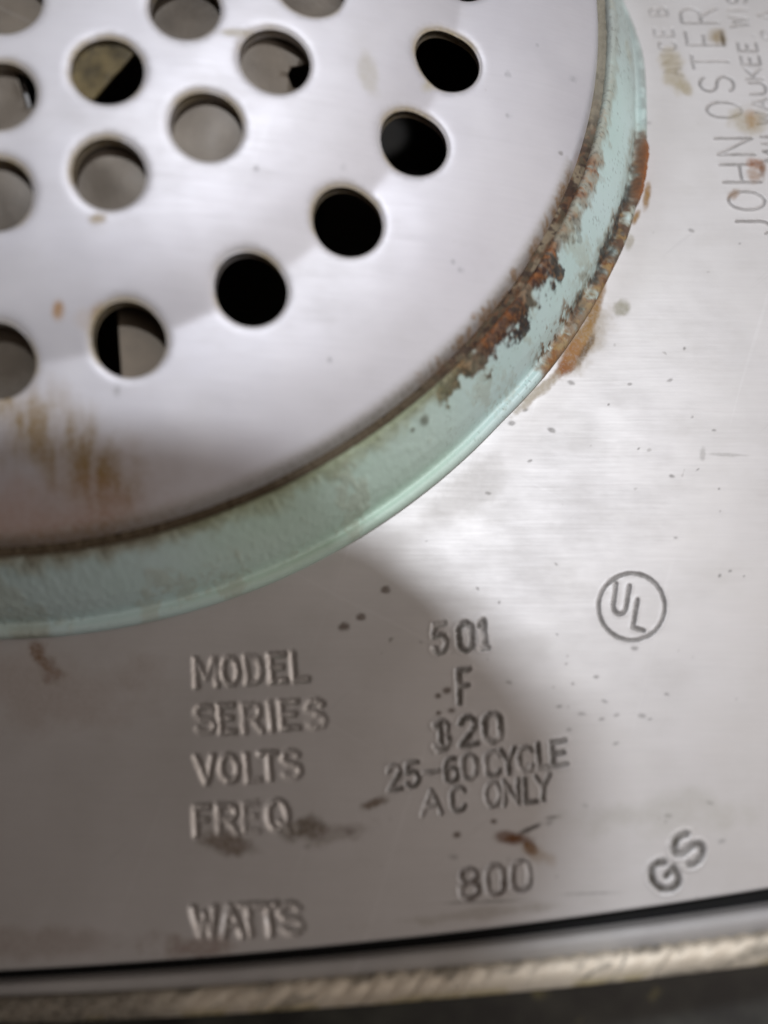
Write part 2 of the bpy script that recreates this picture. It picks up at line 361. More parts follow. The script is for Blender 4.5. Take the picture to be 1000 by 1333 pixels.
def make_plate():
    fs = 0.0016
    xs = np.concatenate([np.linspace(-1.45, -0.16, 40)[:-1], np.arange(-0.16, 1.28, fs), np.linspace(1.28, 1.45, 9)])
    ts = np.concatenate([np.arange(0, 1.62, fs), np.linspace(1.62, 2.90, 44)])
    X, T = np.meshgrid(xs, ts)
    Y = np.minimum(y_edge(X) + T, 1.45)
    X = X.ravel(); Y = Y.ravel(); T = T.ravel()
    r = np.hypot(X, Y)
    Z = -0.05 * np.clip(r - 1.03, 0, 1) ** 2                       # the plate is very slightly crowned
    Z += 0.0022 * (fbm(X * 4, Y * 4, 5, 3) - 0.5) + 0.0003 * (fbm(X * 14, Y * 14, 9, 3) - 0.5)   # uneven sheet
    Z += 0.005 * np.exp(-((r - 1.0) / 0.05) ** 2) - 0.005            # swells a little towards the band
    Z -= 0.030 * (1 - sst(0.0, 0.008, T)) ** 2                       # edge turned down
    P = np.c_[X, Y, Z]
    U, V = project(P)
    F = grid_faces(len(ts), len(xs))
    keep = r[F].min(1) > 0.985
    F = F[keep]
    owner = np.full(len(P), -1, dtype=np.int32)
    st = Stain(len(P))
    groove = np.zeros(len(P)); burn = np.zeros(len(P))
    inv = (U > -30) & (U < 1060) & (V > -40) & (V < 1370)
    for k, (ch, o, rv, uv, hw, depth, dirt, col) in enumerate(LET):
        strokes = FONT[ch]
        O = np.array(o, float); R_ = np.array(rv, float); U_ = np.array(uv, float)
        polys = [[O + a * R_ + b * U_ for a, b in s_] for s_ in strokes]
        allp = np.array([q for s_ in polys for q in s_]); lo = allp.min(0) - 3.2 * hw - 1; hi = allp.max(0) + 3.2 * hw + 1
        idx = np.nonzero(inv & (U > lo[0]) & (U < hi[0]) & (V > lo[1]) & (V < hi[1]))[0]
        if len(idx) == 0: continue
        u = U[idx]; v = V[idx]; d = np.full(len(idx), 1e9)
        u = u + (fbm(u * .25, v * .25, k + 3, 2) - .5) * hw * (0.35 if dirt < .2 else 0.8); v = v + (fbm(u * .25 + 50, v * .25, k + 31, 2) - .5) * hw * (0.35 if dirt < .2 else 0.8)
        for s_ in polys:
            for (a, b) in zip(s_[:-1], s_[1:]):
                ab = b - a; L2 = max(ab @ ab, 1e-6)
                t = np.clip(((u - a[0]) * ab[0] + (v - a[1]) * ab[1]) / L2, 0, 1)
                d = np.minimum(d, np.hypot(u - a[0] - t * ab[0], v - a[1] - t * ab[1]))
        wf_ = 0.9 if (hw > 2.5 and dirt < .8) else 0.40
        wear = 1 + wf_ * (1.6 * (fbm(u * .075 + k * 3.7, v * .075, 77, 3) - .53) + 0.25 * math.sin(k * 2.4))
        g = (1 - sst(0.0, 1.55, d / hw)) * depth * np.clip(wear, .28, 1.35)
        g -= (0.03 if dirt < .2 else 0.10) * depth * np.exp(-((d / hw - 1.9) / 0.5) ** 2)       # metal thrown up beside the stroke
        groove[idx] = np.maximum(groove[idx], g) + np.minimum(groove[idx] * 0, np.minimum(g, 0))
        al = (1 - sst(0.35, 1.35, d / hw)) * dirt * np.clip(wear * 1.7 - .75, 0.05, 1.25)
        sub = Stain(len(idx)); sub.c = st.c[idx]; sub.a = st.a[idx]; sub.add(col, al); st.c[idx] = sub.c; st.a[idx] = sub.a
        if dirt < 0.2: burn[idx] = np.maximum(burn[idx], 0.45 * (1 - sst(0.9, 1.5, d / hw)) * np.clip(wear * 1.1, .2, 1))
        m = d < 2.2 * hw
        free = owner[idx] < 0
        owner[idx[m & free]] = k
    P[:, 2] -= groove
    # ---- stains, spots and scratches where the photograph has them
    B = lambda *a, **k: blob(U, V, *a, **k)
    for x, y, rr in [(502, 768, 7), (470, 803, 7), (448, 816, 8), (582, 899, 6), (570, 906, 5), (571, 928, 4), (588, 925, 5), (595, 1087, 6), (643, 1069, 5)]:
        st.add((0.09, 0.05, 0.025), 0.8 * B(x, y, rr, rr * .8, 0, .25, .15, int(x)))
    for x, y, rr in [(591, 1116, 6), (776, 881, 4), (787, 913, 4), (728, 920, 4), (757, 929, 5), (783, 936, 4), (803, 931, 4), (836, 932, 5), (846, 936, 3), (802, 968, 4), (868, 904, 4),
                     (826, 844, 5), (741, 950, 4), (762, 1049, 4), (872, 495, 4), (662, 888, 4), (635, 642, 4), (666, 551, 5), (718, 560, 5), (684, 534, 4), (743, 498, 5), (875, 620, 4),
                     (820, 500, 3), (700, 1075, 4), (715, 1071, 6), (900, 300, 4), (845, 160, 4), (880, 700, 3), (930, 560, 3), (690, 600, 3), (630, 1132, 3), (400, 1102, 5), (455, 1082, 7), (925, 1045, 5), (940, 1095, 5), (870, 1062, 5)]:
        st.add((0.07, 0.06, 0.05), 0.32 * B(x, y, rr * 1.1, rr * .6, 20 * math.sin(x), .35, .2, int(x + y)))
    rng = np.random.default_rng(4)
    for _ in range(45):                                             # stray pin specks
        x, y = rng.uniform(450, 1000), rng.uniform(300, 1180)
        st.add((0.10, 0.09, 0.08), rng.uniform(.15, .45) * B(x, y, rng.uniform(1.2, 3.2), rng.uniform(1, 2), rng.uniform(0, 180), .3, .3, int(x)))
    # rust curl over the wattage figure
    st.add((0.16, 0.06, 0.015), 0.95 * B(668, 1091, 24, 9, 5, .35, .10, 3)); st.add((0.16, 0.06, 0.015), 0.9 * B(690, 1102, 14, 8, 55, .35, .12, 5))
    st.add((0.05, 0.035, 0.025), 0.8 * B(690, 1079, 17, 3.5, -25, .3, .12, 8)); st.add((.09, .07, .05), 0.5 * B(720, 1064, 12, 2.5, -8, .3, .12, 9))
    st.add(OCHRE, 0.35 * B(700, 1110, 24, 12, 30, .6, .08, 12))
    # brown film below FREQ and along the edge
    st.add((0.12, 0.075, 0.04), 0.75 * B(300, 1098, 34, 15, 10, .55, .06, 14)); st.add((0.11, 0.075, 0.04), 0.8 * B(395, 1078, 34, 16, -5, .55, .07, 15))
    st.add((0.13, 0.08, 0.04), 0.8 * B(488, 1045, 18, 7, -20, .45, .12, 16)); st.add((0.13, 0.08, 0.04), 0.4 * B(440, 1085, 50, 14, -12, .6, .07, 17))
    st.add((0.16, 0.08, 0.04), 0.55 * B(255, 1232, 60, 18, 0, .7, .05, 18)); st.add((0.16, 0.09, 0.05), 0.40 * B(40, 1230, 140, 22, -2, .6, .03, 19))
    st.add((0.15, 0.07, 0.02), 0.8 * B(50, 850, 12, 20, -20, .5, .08, 20)); st.add((0.15, 0.07, 0.02), 0.55 * B(66, 872, 14, 22, -35, .5, .1, 21))
    st.add((0.22, 0.13, 0.08), 0.30 * B(60, 900, 140, 60, 0, .7, .02, 22))
    st.add((0.30, 0.26, 0.20), 0.35 * B(620, 1190, 120, 8, -6, .6, .05, 23)); st.add((0.10, 0.06, 0.03), 0.8 * B(985, 1167, 22, 6, -10, .5, .1, 24))
    st.add((.10, .09, .07), 0.55 * B(628, 1174, 62, 1.6, -2, .3, .06, 25)); st.add((.10, .09, .07), 0.4 * B(770, 1163, 40, 1.5, -2, .3, .06, 26))
    st.add((.36, .34, .25), 0.20 * B(850, 1060, 130, 26, -4, .8, .03, 27)); st.add((.14, .13, .10), 0.18 * B(945, 592, 26, 2.5, 2, .4, .1, 28)); st.add((.16, .15, .12), 0.2 * B(915, 592, 4, 10, 0, .4, .1, 29))
    # rust bleeding off the band on to the plate
    st.add(OCHRE, 0.95 * B(752, 452, 15, 42, 34, .45, .09, 31)); st.add(RUST, 0.9 * B(741, 470, 9, 30, 42, .5, .12, 32)); st.add((.10, .045, .02), 0.8 * B(762, 455, 5, 26, 30, .55, .12, 33))
    st.add((.38, .15, .03), .9 * B(750, 452, 9, 34, 34, .5, .1, 61)); st.add((.30, .10, .02), .85 * B(738, 478, 12, 9, -30, .5, .12, 62)); st.add((.42, .24, .08), .8 * B(768, 425, 6, 30, 24, .5, .12, 63))
    st.add(TAN, 0.3 * B(765, 440, 24, 52, 32, .6, .06, 34)); st.add(OCHRE, 0.85 * B(775, 398, 8, 36, 20, .5, .1, 35))
    st.add(OCHRE, 0.95 * B(842, 255, 5, 17, 8, .4, .12, 36)); st.add(OCHRE, 0.9 * B(827, 284, 4, 11, 25, .4, .15, 37)); st.add((.35, .33, .22), 0.55 * B(810, 401, 11, 11, 0, .4, .1, 38))
    st.add((.38, .34, .24), 0.5 * B(820, 316, 6, 10, 20, .5, .12, 39)); st.add(TAN, 0.5 * B(700, 510, 40, 7, -42, .6, .08, 40))
    st.add((.40, .37, .31), 0.10 * B(610, 640, 60, 26, -40, .7, .04, 41))
    # yellowed film and stains around the maker's lines
    st.add((.40, .33, .18), 0.55 * B(876, 90, 15, 30, -15, .5, .07, 42)); st.add((.38, .31, .16), 0.55 * B(891, 114, 8, 12, -40, .5, .1, 43)); st.add((.28, .20, .08), 0.75 * B(933, 48, 13, 11, 0, .45, .1, 44))
    st.add((.13, .09, .04), 0.7 * B(941, 50, 4, 11, -15, .4, .12, 45)); st.add((.42, .24, .12), 0.75 * B(979, 156, 10, 14, -20, .45, .1, 46)); st.add((.4, .33, .18), 0.45 * B(972, 158, 24, 18, 20, .6, .06, 47))
    st.add((.34, .13, .04), 0.7 * B(985, 213, 12, 9, 20, .5, .12, 48)); st.add((.36, .2, .1), 0.6 * B(982, 228, 10, 10, 0, .5, .1, 49)); st.add((.34, .2, .1), 0.55 * B(955, 253, 9, 6, -30, .5, .1, 50)); st.add((.2, .09, .03), 0.7 * B(992, 222, 5, 14, 0, .5, .12, 51))
    stain = st.out()
    fo = owner[F].max(1)
    Vp, Fp, Sp = submesh(P, F, fo < 0, stain)
    plate = mesh_np('bottom_plate', Vp, Fp, mat_plate, root, Sp)
    for k in range(len(LET)):
        sel = fo == k
        if not sel.any(): continue
        Vl, Fl, Sl = submesh(P, F, sel, stain); bl_ = submesh(P, F, sel, burn)[2]
        mesh_np('mark_circle' if LET[k][0] == 'c' else 'stamped_letter', Vl, Fl, mat_plate, plate, Sl, burnish=bl_)
    return plate
make_plate()

# ------------------------------------------------------------------ mint band round the disc
def th_of(u, v, z=0.0):
    p = at(u, v, z); return math.degrees(math.atan2(p[1], p[0]))
OUT_T = [(-180, 0), (-100, .004), (th_of(0, 828), .004), (th_of(160, 812), .002), (th_of(350, 752), 0), (th_of(539, 644), -.005), (th_of(650, 545), -.007), (th_of(702, 490), -.002), (th_of(786, 362), .006),
         (th_of(812, 310), .011), (th_of(835, 195), .0075), (th_of(836, 150), .003), (th_of(831, 75), -.001), (th_of(815, 25), -.015), (th_of(808, 3), -.022), (th_of(808, 3) + 6, -.035), (100, -.02), (180, 0)]
def outer_dev(th_deg):
    a = np.array(OUT_T); t = (th_deg + 180) % 360 - 180
    s = 0
    for o in (-.8, -.4, 0, .4, .8): s = s + np.interp(t + o, a[:, 0], a[:, 1])
    return s / 5

def make_band():
    prof = np.array([(0.999, -.03), (1.005, -.006), (1.007, .006), (1.004, .014), (.999, .0165), (.993, .0150), (.989, .0115), (.986, .013), (.983, .021), (.979, .036), (.971, .056), (.960, .075), (.949, .092),
                     (.938, .108), (.930, .120), (.9255, .126), (.9215, .1285), (.9175, .1265), (.915, .120), (.9145, .10)])
    seg = np.r_[0, np.cumsum(np.hypot(*np.diff(prof, axis=0).T))]; L = seg[-1]
    n_s = 84
    q = np.linspace(0, L, n_s)
    from_r = np.interp(q, seg, prof[:, 0]); from_z = np.interp(q, seg, prof[:, 1])
    for _ in range(2):
        from_r[1:-1] = (from_r[:-2] + 2 * from_r[1:-1] + from_r[2:]) / 4; from_z[1:-1] = (from_z[:-2] + 2 * from_z[1:-1] + from_z[2:]) / 4
    th = np.concatenate([np.arange(-108, 22, 0.13), np.arange(22, 252, 1.0)])
    TH, Q = np.meshgrid(np.radians(th), np.arange(n_s))
    r = from_r[Q]; z = from_z[Q]
    w_ = np.clip((r - .905) / (1.0 - .905), 0, 1)
    r = r + outer_dev(np.degrees(TH)) * w_
    n_t = len(th)
    TH = TH.ravel(); r = r.ravel(); z = z.ravel(); s = (Q.ravel() / (n_s - 1.0))
    a = np.degrees(TH); a = np.where(a > 180, a - 360, a)
    X = r * np.cos(TH); Y = r * np.sin(TH)
    # zones along the ring (degrees): worst rust from about -47 to -12
    arcx = np.radians(a) * 30
    n1 = fbm(arcx * 1.6, s * 9, 3, 5); n2 = fbm(arcx * 5, s * 22, 13, 4); n3 = fbm(arcx * 0.5, s * 2, 23, 3); streak = fbm(arcx * 6, s * 3, 33, 3)
    n5 = fbm(arcx * .9, s * 5, 83, 3)
    st = Stain(len(X))
    def zone(c, w0, soft): return 1 - sst(w0, w0 + soft, np.abs(a - c))
    a1 = th_of(640, 430, .12); a0 = th_of(590, 505, .12); a2 = th_of(712, 320, .12); a3 = th_of(762, 225, .12)
    # upper edge
    top = sst(.62, .80, s + (n1 - .5) * .55)
    st.add((.34, .31, .22), 0.5 * sst(.74, .84, s + (n1 - .5) * .18) * (0.35 + .65 * (a > -100)) * sst(.25, .5, n2 + .2))
    z_gray = sst(a1 - 3, a1 + 4, a) * (1 - sst(a3 - 2, a3 + 14, a))
    st.add((.36, .33, .26), 0.75 * z_gray * sst(.72, .82, s + (n1 - .5) * .35))
    z_dark = sst(a0 - 2.5, a0 + .5, a + (n1 - .5) * 6) * (1 - sst(a2 - 4, a2 + 3, a + (n1 - .5) * 8))
    st.add((.13, .055, .028), 0.95 * z_dark * sst(.69, .78, s + (n1 - .5) * .5))
    st.add(DARKRUST, 0.95 * z_dark * sst(.66, .75, s + (n1 - .5) * .55) * sst(.42, .52, n2))
    st.add(RUST, 0.85 * sst(a0 - 2, a0 + 3, a) * (1 - sst(a3, a3 + 4, a)) * sst(.80, .90, s + (n2 - .5) * .3) * sst(.42, .55, n1))
    st.add(SOOT, 0.85 * (sst(a1, a1 + 2, a) * (1 - sst(a2 - 1, a2 + 6, a))) * sst(.67, .72, s + (n1 - .5) * .5) * (1 - sst(.80, .86, s + (n2 - .5) * .3)) * sst(.5, .58, n1))
    # dirty line along the top edge all the way round
    st.add((.08, .06, .035), 0.75 * sst(.80, .88, s + (n1 - .5) * .12) * (1 - sst(a0 - 2, a0 + 6, a)))
    st.add((.30, .24, .12), 0.25 * sst(.70, .80, s + (n1 - .5) * .2) * (1 - sst(a0 - 2, a0 + 6, a)))
    # lower edge: soot, then orange crust, from the orange blister down to where the lip shines again
    b0 = th_of(700, 492); b1 = th_of(745, 440); b2 = th_of(775, 385); b3 = th_of(820, 290); b4 = th_of(834, 240); b5 = th_of(838, 195)
    zl = sst(b1 - 2, b1 + 3, a) * (1 - sst(b5 - 1, b5 + 4, a))
    st.add((.34, .32, .23), 0.65 * zl * (1 - sst(.30, .52, s + (n1 - .5) * .5)) * sst(.38, .55, n2 + .1))
    st.add(SOOT, 0.92 * sst(b1 - 1, b1 + 3, a) * (1 - sst(b4 - 1, b4 + 5, a)) * sst(.13, .19, s + (n1 - .5) * .10) * (1 - sst(.28, .40, s + (n1 - .5) * .42)) * sst(.40, .52, n1 + (n2 - .5) * .6))
    st.add(DARKRUST, 0.9 * sst(b2, b2 + 4, a) * (1 - sst(b5, b5 + 3, a)) * sst(.08, .14, s) * (1 - sst(.22, .34, s + (n1 - .5) * .4)) * sst(.45, .55, n2))
    st.add(RUST, 0.9 * sst(b0 - 1, b0 + 3, a) * (1 - sst(b2, b2 + 5, a)) * (1 - sst(.22, .36, s + (n1 - .5) * .5)) * sst(.38, .48, n1))
    st.add((.22, .11, .035), 0.85 * sst(b0 - .5, b0 + 2, a) * (1 - sst(b1, b1 + 3, a)) * sst(.20, .3, s) * (1 - sst(.40, .50, s + (n1 - .5) * .3)) * sst(.46, .56, n2))
    st.add(DARKRUST, 0.8 * sst(b0, b0 + 3, a) * (1 - sst(b2, b2 + 5, a)) * (1 - sst(.3, .45, s)) * sst(.58, .66, n2))
    bl = sst(b4 - 3, b4 - 1.2, a) * (1 - sst(b5 - .6, b5 + .8, a)) * (1 - sst(.20, .27, s + (n2 - .5) * .1))
    st.add((.36, .125, .03), 0.97 * bl); st.add((.09, .035, .02), 0.9 * bl * sst(.15, .22, s))
    st.add((.10, .11, .10), 0.6 * sst(b5, b5 + 4, a) * sst(.16, .2, s) * (1 - sst(.22, .27, s)) * sst(.35, .5, n1))
    zr = sst(b0 - 1, b0 + 2, a + (n1 - .5) * 4) * (1 - sst(b5 - 2, b5 + 3, a))
    lowlip = (1 - sst(.20, .30, s + (n1 - .5) * .26)) * sst(.40, .52, .35 * n2 + .65 * n5)
    st.add((.34, .30, .22), .62 * zr * (1 - sst(.22, .33, s + (n1 - .5) * .2)) * sst(.30, .48, n5 + .06))
    st.add((.36, .17, .05), .93 * zr * lowlip * (1 - sst(b2 - 2, b2 + 6, a + (n1 - .5) * 10))); st.add((.24, .09, .025), .85 * zr * lowlip * sst(.50, .60, n2))
    st.add((.11, .075, .055), .85 * zr * lowlip * sst(b2 - 2, b2 + 6, a + (n1 - .5) * 10) * (1 - bl)); st.add((.42, .27, .10), .7 * zr * lowlip * sst(.55, .66, fbm(arcx * 3, s * 14, 71, 3)) * (1 - bl))
    st.add((.38, .41, .39), .72 * sst(b5 - 2, b5 + 10, a))                    # chalky grey where the paint is rubbed
    st.add((.54, .70, .42), .42 * zone(th_of(455, 650, .07), 7, 12) * .75)     # yellow-green reflected sheen, painted into the band colour
    bl2 = bl * (.6 + .4 * sst(.3, .6, n2)); st.add((.40, .13, .025), .95 * bl2); st.add((.08, .035, .02), .8 * bl * sst(.17, .23, s))
    st.add(SOOT, .8 * sst(b1, b1 + 4, a) * (1 - sst(b4 - 2, b4 + 4, a)) * sst(.24, .29, s + (n1 - .5) * .12) * (1 - sst(.33, .42, s + (n1 - .5) * .25)) * sst(.44, .54, n5))
    # old drips lower down, and lone spots on the paint
    for u, v, rr in [(557, 549, 1.0), (540, 560, .5)]:
        t0 = th_of(u, v, .11); st.add((.10, .09, .05), 0.7 * (1 - sst(.25 * rr, .7 * rr, np.hypot(a - t0, (s - .72) * 12))))
    st.add((.16, .11, .04), 0.55 * zone(th_of(45, 825), 1.0, 1.5) * (1 - sst(.15, .35, s)) * sst(.35, .55, n1))
    st.add((.42, .40, .28), 0.35 * sst(.58, .7, n3 + (n2 - .5) * .3))
    st.add((.46, .58, .60), .45 * (1 - sst(-88, -70, a)) * (1 - st.a))  # left of the band tinted darker and bluer, its shade put into the colour
    n4 = fbm(arcx * 11, s * 46, 43, 3); rm = sst(.45, .8, st.a) * (.25 + .75 * sst(.26, .36, s)) * sst(a0 - 3, a0, a) * (1 - sst(b5, b5 + 3, a))
    st.add((.025, .018, .014), .45 * rm * sst(.57, .64, n4)); st.add((.44, .21, .07), .35 * rm * (1 - sst(.36, .42, n4)) * (1 - sst(.5, .6, n3)))
    st.add((.10, .09, .06), .35 * sst(.72, .78, n4 + .35 * (n1 - .5)) * sst(a0 - 8, a0 + 4, a))
    # relief of the crust
    rust = np.clip(st.a, 0, 1)
    lum = st.c.mean(1)
    rel = rust * sst(.1, .3, s) * (0.0030 * (n2 - .42) + 0.0026 * (n1 - .5)) + rust * .0012 * (n2 - .4) + 0.006 * bl * (0.6 + n2)
    r2 = r + rel * .6; z2 = z + rel * .8 + 0.0012 * (n3 - .5)
    P = np.c_[r2 * np.cos(TH), r2 * np.sin(TH), z2]
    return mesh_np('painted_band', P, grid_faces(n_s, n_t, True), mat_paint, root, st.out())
make_band()

# ------------------------------------------------------------------ perforated disc
R_IN, R_C = 0.9015, 0.677
def disc_z(r):
    d = np.clip(r - R_C, 0, None); f = d / (0.9045 - R_C)
    outer = 0.209 - 0.044 * f - 0.031 * f ** 2.6
    rr = np.array([0, .12, .25, .325, .40, .48, .55, .61, .65, .677]); zz = np.array([.328, .326, .317, .308, .297, .280, .262, .241, .223, .209])
    inner = np.interp(r, rr, zz)
    z = np.where(r < R_C, inner, outer)
    return z
_rt = np.linspace(0, .9045, 1200); _zt = disc_z(_rt)
for _ in range(60):
    k = np.ones(9) / 9; zz = np.convolve(np.pad(_zt, 4, mode='edge'), k, 'valid')
    wgt = np.exp(-((_rt - R_C) / .012) ** 2) * 0.93; _zt = np.where((_rt > .88), _zt, _zt * wgt + zz * (1 - wgt))
def disc_zs(r): return np.interp(r, _rt, _zt)
def on_disc(u, v):
    z = .25
    for _ in range(30):
        p = at(u, v, z); z = .5 * z + .5 * float(disc_zs(np.hypot(p[0], p[1])))
    return at(u, v, z)
HR = 0.0485
seen = {'a': [(582.8, 78.6), (539, 186), (453, 289), (327, 377), (168, 442.5), (-2, 470)],
        'b': [(404, -20), (357.5, 77), (268, 162), (141, 224), (-6, 251)],
        'c': [(240, 8), (139, 90), (-1, 122)], 'd': [(8, 1)]}
HOLES = []
def ring_of(px, rad, count):
    pts = [on_disc(*q) for q in px]
    angs = [math.degrees(math.atan2(p[1], p[0])) for p in pts]
    for p in pts: HOLES.append((p[0], p[1]))
    lo, hi = min(angs), max(angs); rest = 360 - (hi - lo); n = round(rest / (360.0 / count))
    for i in range(1, n):
        t = math.radians(hi + rest * i / n); HOLES.append((rad * math.cos(t), rad * math.sin(t)))
ring_of(seen['a'], .675, 26); ring_of(seen['b'], .475, 20); ring_of(seen['c'], .325, 14); ring_of(seen['d'], .17, 7); HOLES.append((0.0, 0.0))
# drop holes that would run into each other near the middle
kept = []
for h in HOLES:
    if all(math.hypot(h[0] - k[0], h[1] - k[1]) > 2.35 * HR for k in kept): kept.append(h)
HOLES = kept

def make_disc():
    pts = []; edges = []; loops = []
    hx = np.array(HOLES)
    NS = 44
    ta = np.linspace(0, 2 * np.pi, NS, endpoint=False)
    for (x, y) in HOLES:
        for rad in (HR, HR + .0022, HR + .0055):
            b0 = len(pts)
            pts += [(x + rad * math.cos(t), y + rad * math.sin(t)) for t in ta]
            if rad == HR:
                edges += [(b0 + i, b0 + (i + 1) % NS) for i in range(NS)]; loops.append(b0)
    nb = 420; b0 = len(pts)
    tb = np.linspace(0, 2 * np.pi, nb, endpoint=False)
    pts += [(R_IN * math.cos(t), R_IN * math.sin(t)) for t in tb]; edges += [(b0 + i, b0 + (i + 1) % nb) for i in range(nb)]
    def scatter(step, cond):
        g = np.arange(-.9, .9, step); X, Y = np.meshgrid(g, g); X = X + (np.arange(len(g))[:, None] % 2) * step * .5
        X = X.ravel(); Y = Y.ravel(); r = np.hypot(X, Y)
        m = (r < R_IN - step * .6) & cond(X, Y)
        for (x, y) in HOLES: m &= np.hypot(X - x, Y - y) > HR + .0055 + step * .55
        return list(zip(X[m], Y[m]))
    view = lambda X, Y: (X > -.17) & (Y < .20)
    pts += scatter(.0048, view); pts += scatter(.022, lambda X, Y: ~view(X, Y))
    vs, es, fs, *_ = delaunay_2d_cdt([Vector(p) for p in pts], edges, [], 0, 1e-6, False)
    V2 = np.array([(v.x, v.y) for v in vs]); F = np.array([f for f in fs if len(f) == 3])
    cen = V2[F].mean(1)
    keep = np.ones(len(F), bool)
    for (x, y) in HOLES: keep &= np.hypot(cen[:, 0] - x, cen[:, 1] - y) > HR * 0.995
    F = F[keep]
    A = V2[F]; area = (A[:, 1, 0] - A[:, 0, 0]) * (A[:, 2, 1] - A[:, 0, 1]) - (A[:, 1, 1] - A[:, 0, 1]) * (A[:, 2, 0] - A[:, 0, 0])
    F[area < 0] = F[area < 0][:, ::-1]
    r = np.hypot(V2[:, 0], V2[:, 1])
    Z = disc_zs(r) + 0.0022 * (fbm(V2[:, 0] * 7, V2[:, 1] * 7, 3, 3) - .5)
    Z -= 0.018 * sst(R_IN - .009, R_IN, r) ** 2
    # punched edges dip slightly; then the wall of the hole
    walls_v = []; walls_f = []
    for i, (x, y) in enumerate(HOLES):
        d = np.hypot(V2[:, 0] - x, V2[:, 1] - y); m = d < HR + .012
        Z[m] -= 0.0045 * np.exp(-((d[m] - HR) / .003))
    P = np.c_[V2, Z]
    base = len(P)
    # wall loops
    extra = []; wf = []
    tree_pts = V2
    for i, (x, y) in enumerate(HOLES):
        idx = []
        d = np.hypot(V2[:, 0] - x, V2[:, 1] - y); c = np.nonzero(np.abs(d - HR) < 1e-5)[0]
        an = np.arctan2(V2[c, 1] - y, V2[c, 0] - x); c = c[np.argsort(an)]
        o = base + len(extra)
        for j in c: extra.append((x + (V2[j, 0] - x) * .998, y + (V2[j, 1] - y) * .998, Z[j] - .014))
        n = len(c)
        for j in range(n):
            k = (j + 1) % n
            wf.append((c[j], o + j, o + k)); wf.append((c[j], o + k, c[k]))
    P = np.r_[P, np.array(extra)]; F = np.r_[F, np.array(wf)]
    U, V = project(P)
    st = Stain(len(P))
    B = lambda *a, **k: blob(U, V, *a, **k)
    # large ochre stain with vertical streaks
    stre = fbm(U * .09, V * .018, 8, 4)
    for x, y, rx, ry, k in [(28, 560, 34, 40, .8), (85, 590, 44, 52, .85), (128, 620, 44, 40, .95), (145, 640, 30, 28, .7), (60, 545, 60, 40, .5), (15, 530, 22, 26, .7)]:
        st.add((.27, .175, .055), k * B(x, y, rx * 1.15, ry * 1.1, 15, .55, .035, int(x), soft=.85) * (.35 + .65 * sst(.34, .6, stre)))
    st.add((.40, .24, .17), .7 * B(50, 690, 190, 75, 0, .6, .02, 4, soft=.9))  # lower disc tinted pink-brown, the warm tone of its shade painted in
    st.add((.28, .17, .10), .22 * B(160, 640, 120, 60, 0, .6, .02, 6))
    st.add((.38, .20, .06), .9 * B(76, 404, 8, 14, 0, .35, .08, 7)); st.add((.34, .20, .08), .6 * B(127, 405, 9, 14, 20, .5, .08, 8)); st.add((.4, .28, .16), .3 * B(112, 418, 18, 16, 0, .5, .05, 9))
    st.add((.44, .34, .18), .7 * B(126, 285, 12, 7, 0, .4, .1, 10)); st.add((.46, .40, .24), .55 * B(310, 42, 24, 6, 0, .3, .06, 11)); st.add((.46, .41, .27), .35 * B(480, 100, 12, 30, -10, .6, .05, 12))
    st.add((.46, .41, .27), .6 * B(556, 113, 10, 8, 0, .35, .1, 13)); st.add((.36, .18, .07), .7 * B(617, 411, 4, 4, 0, .4, .2, 14)); st.add((.3, .3, .3), .5 * B(152, 510, 4, 7, 0, .3, .1, 15))
    for x, y, rr in [(334, 219, 4), (448, 218, 3), (661, 97, 4), (746, 103, 4), (590, 340, 3), (600, 352, 3), (700, 60, 3), (662, 150, 3), (430, 470, 3)]:
        st.add((.2, .2, .2), .45 * B(x, y, rr, rr, 0, .3, .1, int(x)))
    # yellowed halos at the punched edges (uneven, heavier on one side)
    for i, (x, y) in enumerate(HOLES):
        d = np.hypot(P[:, 0] - x, P[:, 1] - y); m = d < HR + .02
        an = np.arctan2(P[m, 1] - y, P[m, 0] - x)
        side = sst(.35, .65, fbm(np.cos(an) * 1.3 + i * 3.1, np.sin(an) * 1.3, 90, 2) + .22 * np.cos(an - 2.2))
        hal = np.zeros(len(P)); hal[m] = (1 - sst(HR - .001, HR + .009, d[m])) * (.15 + .65 * side)
        st.add((.40, .31, .15), hal)
        e = np.zeros(len(P)); e[m] = (1 - sst(HR - .004, HR + .003, d[m])) * .55; st.add((.20, .15, .08), e)
    # rust creeping in from the band over the disc edge, feathered
    ang = np.degrees(np.arctan2(P[:, 1], P[:, 0])); rr = np.hypot(P[:, 0], P[:, 1])
    fe = fbm(ang * 1.4, rr * 10, 51, 4); q0 = th_of(600, 495, .13); q1 = th_of(768, 225, .13)
    reach = .004 + .024 * np.clip(fbm(ang * 3.2, rr * 6, 53, 3) - .3, 0, 1) 
    zn = sst(q0 - 6, q0 + 2, ang) * (1 - sst(q1 - 3, q1 + 3, ang))
    st.add((.33, .16, .06), .85 * zn * sst(R_IN - reach, R_IN - reach + .006, rr) * sst(.38, .52, fe + .06))
    st.add((.12, .05, .03), .8 * zn * sst(R_IN - reach * .5, R_IN - reach * .5 + .008, rr) * sst(.45, .55, fbm(ang * .8, rr * 4, 61, 3)))
    st.add((.22, .18, .11), .5 * (ang < -20) * sst(R_IN - .022, R_IN - .006, rr))
    return mesh_np('perforated_disc', P, F, mat_disc, root, st.out())
make_disc()

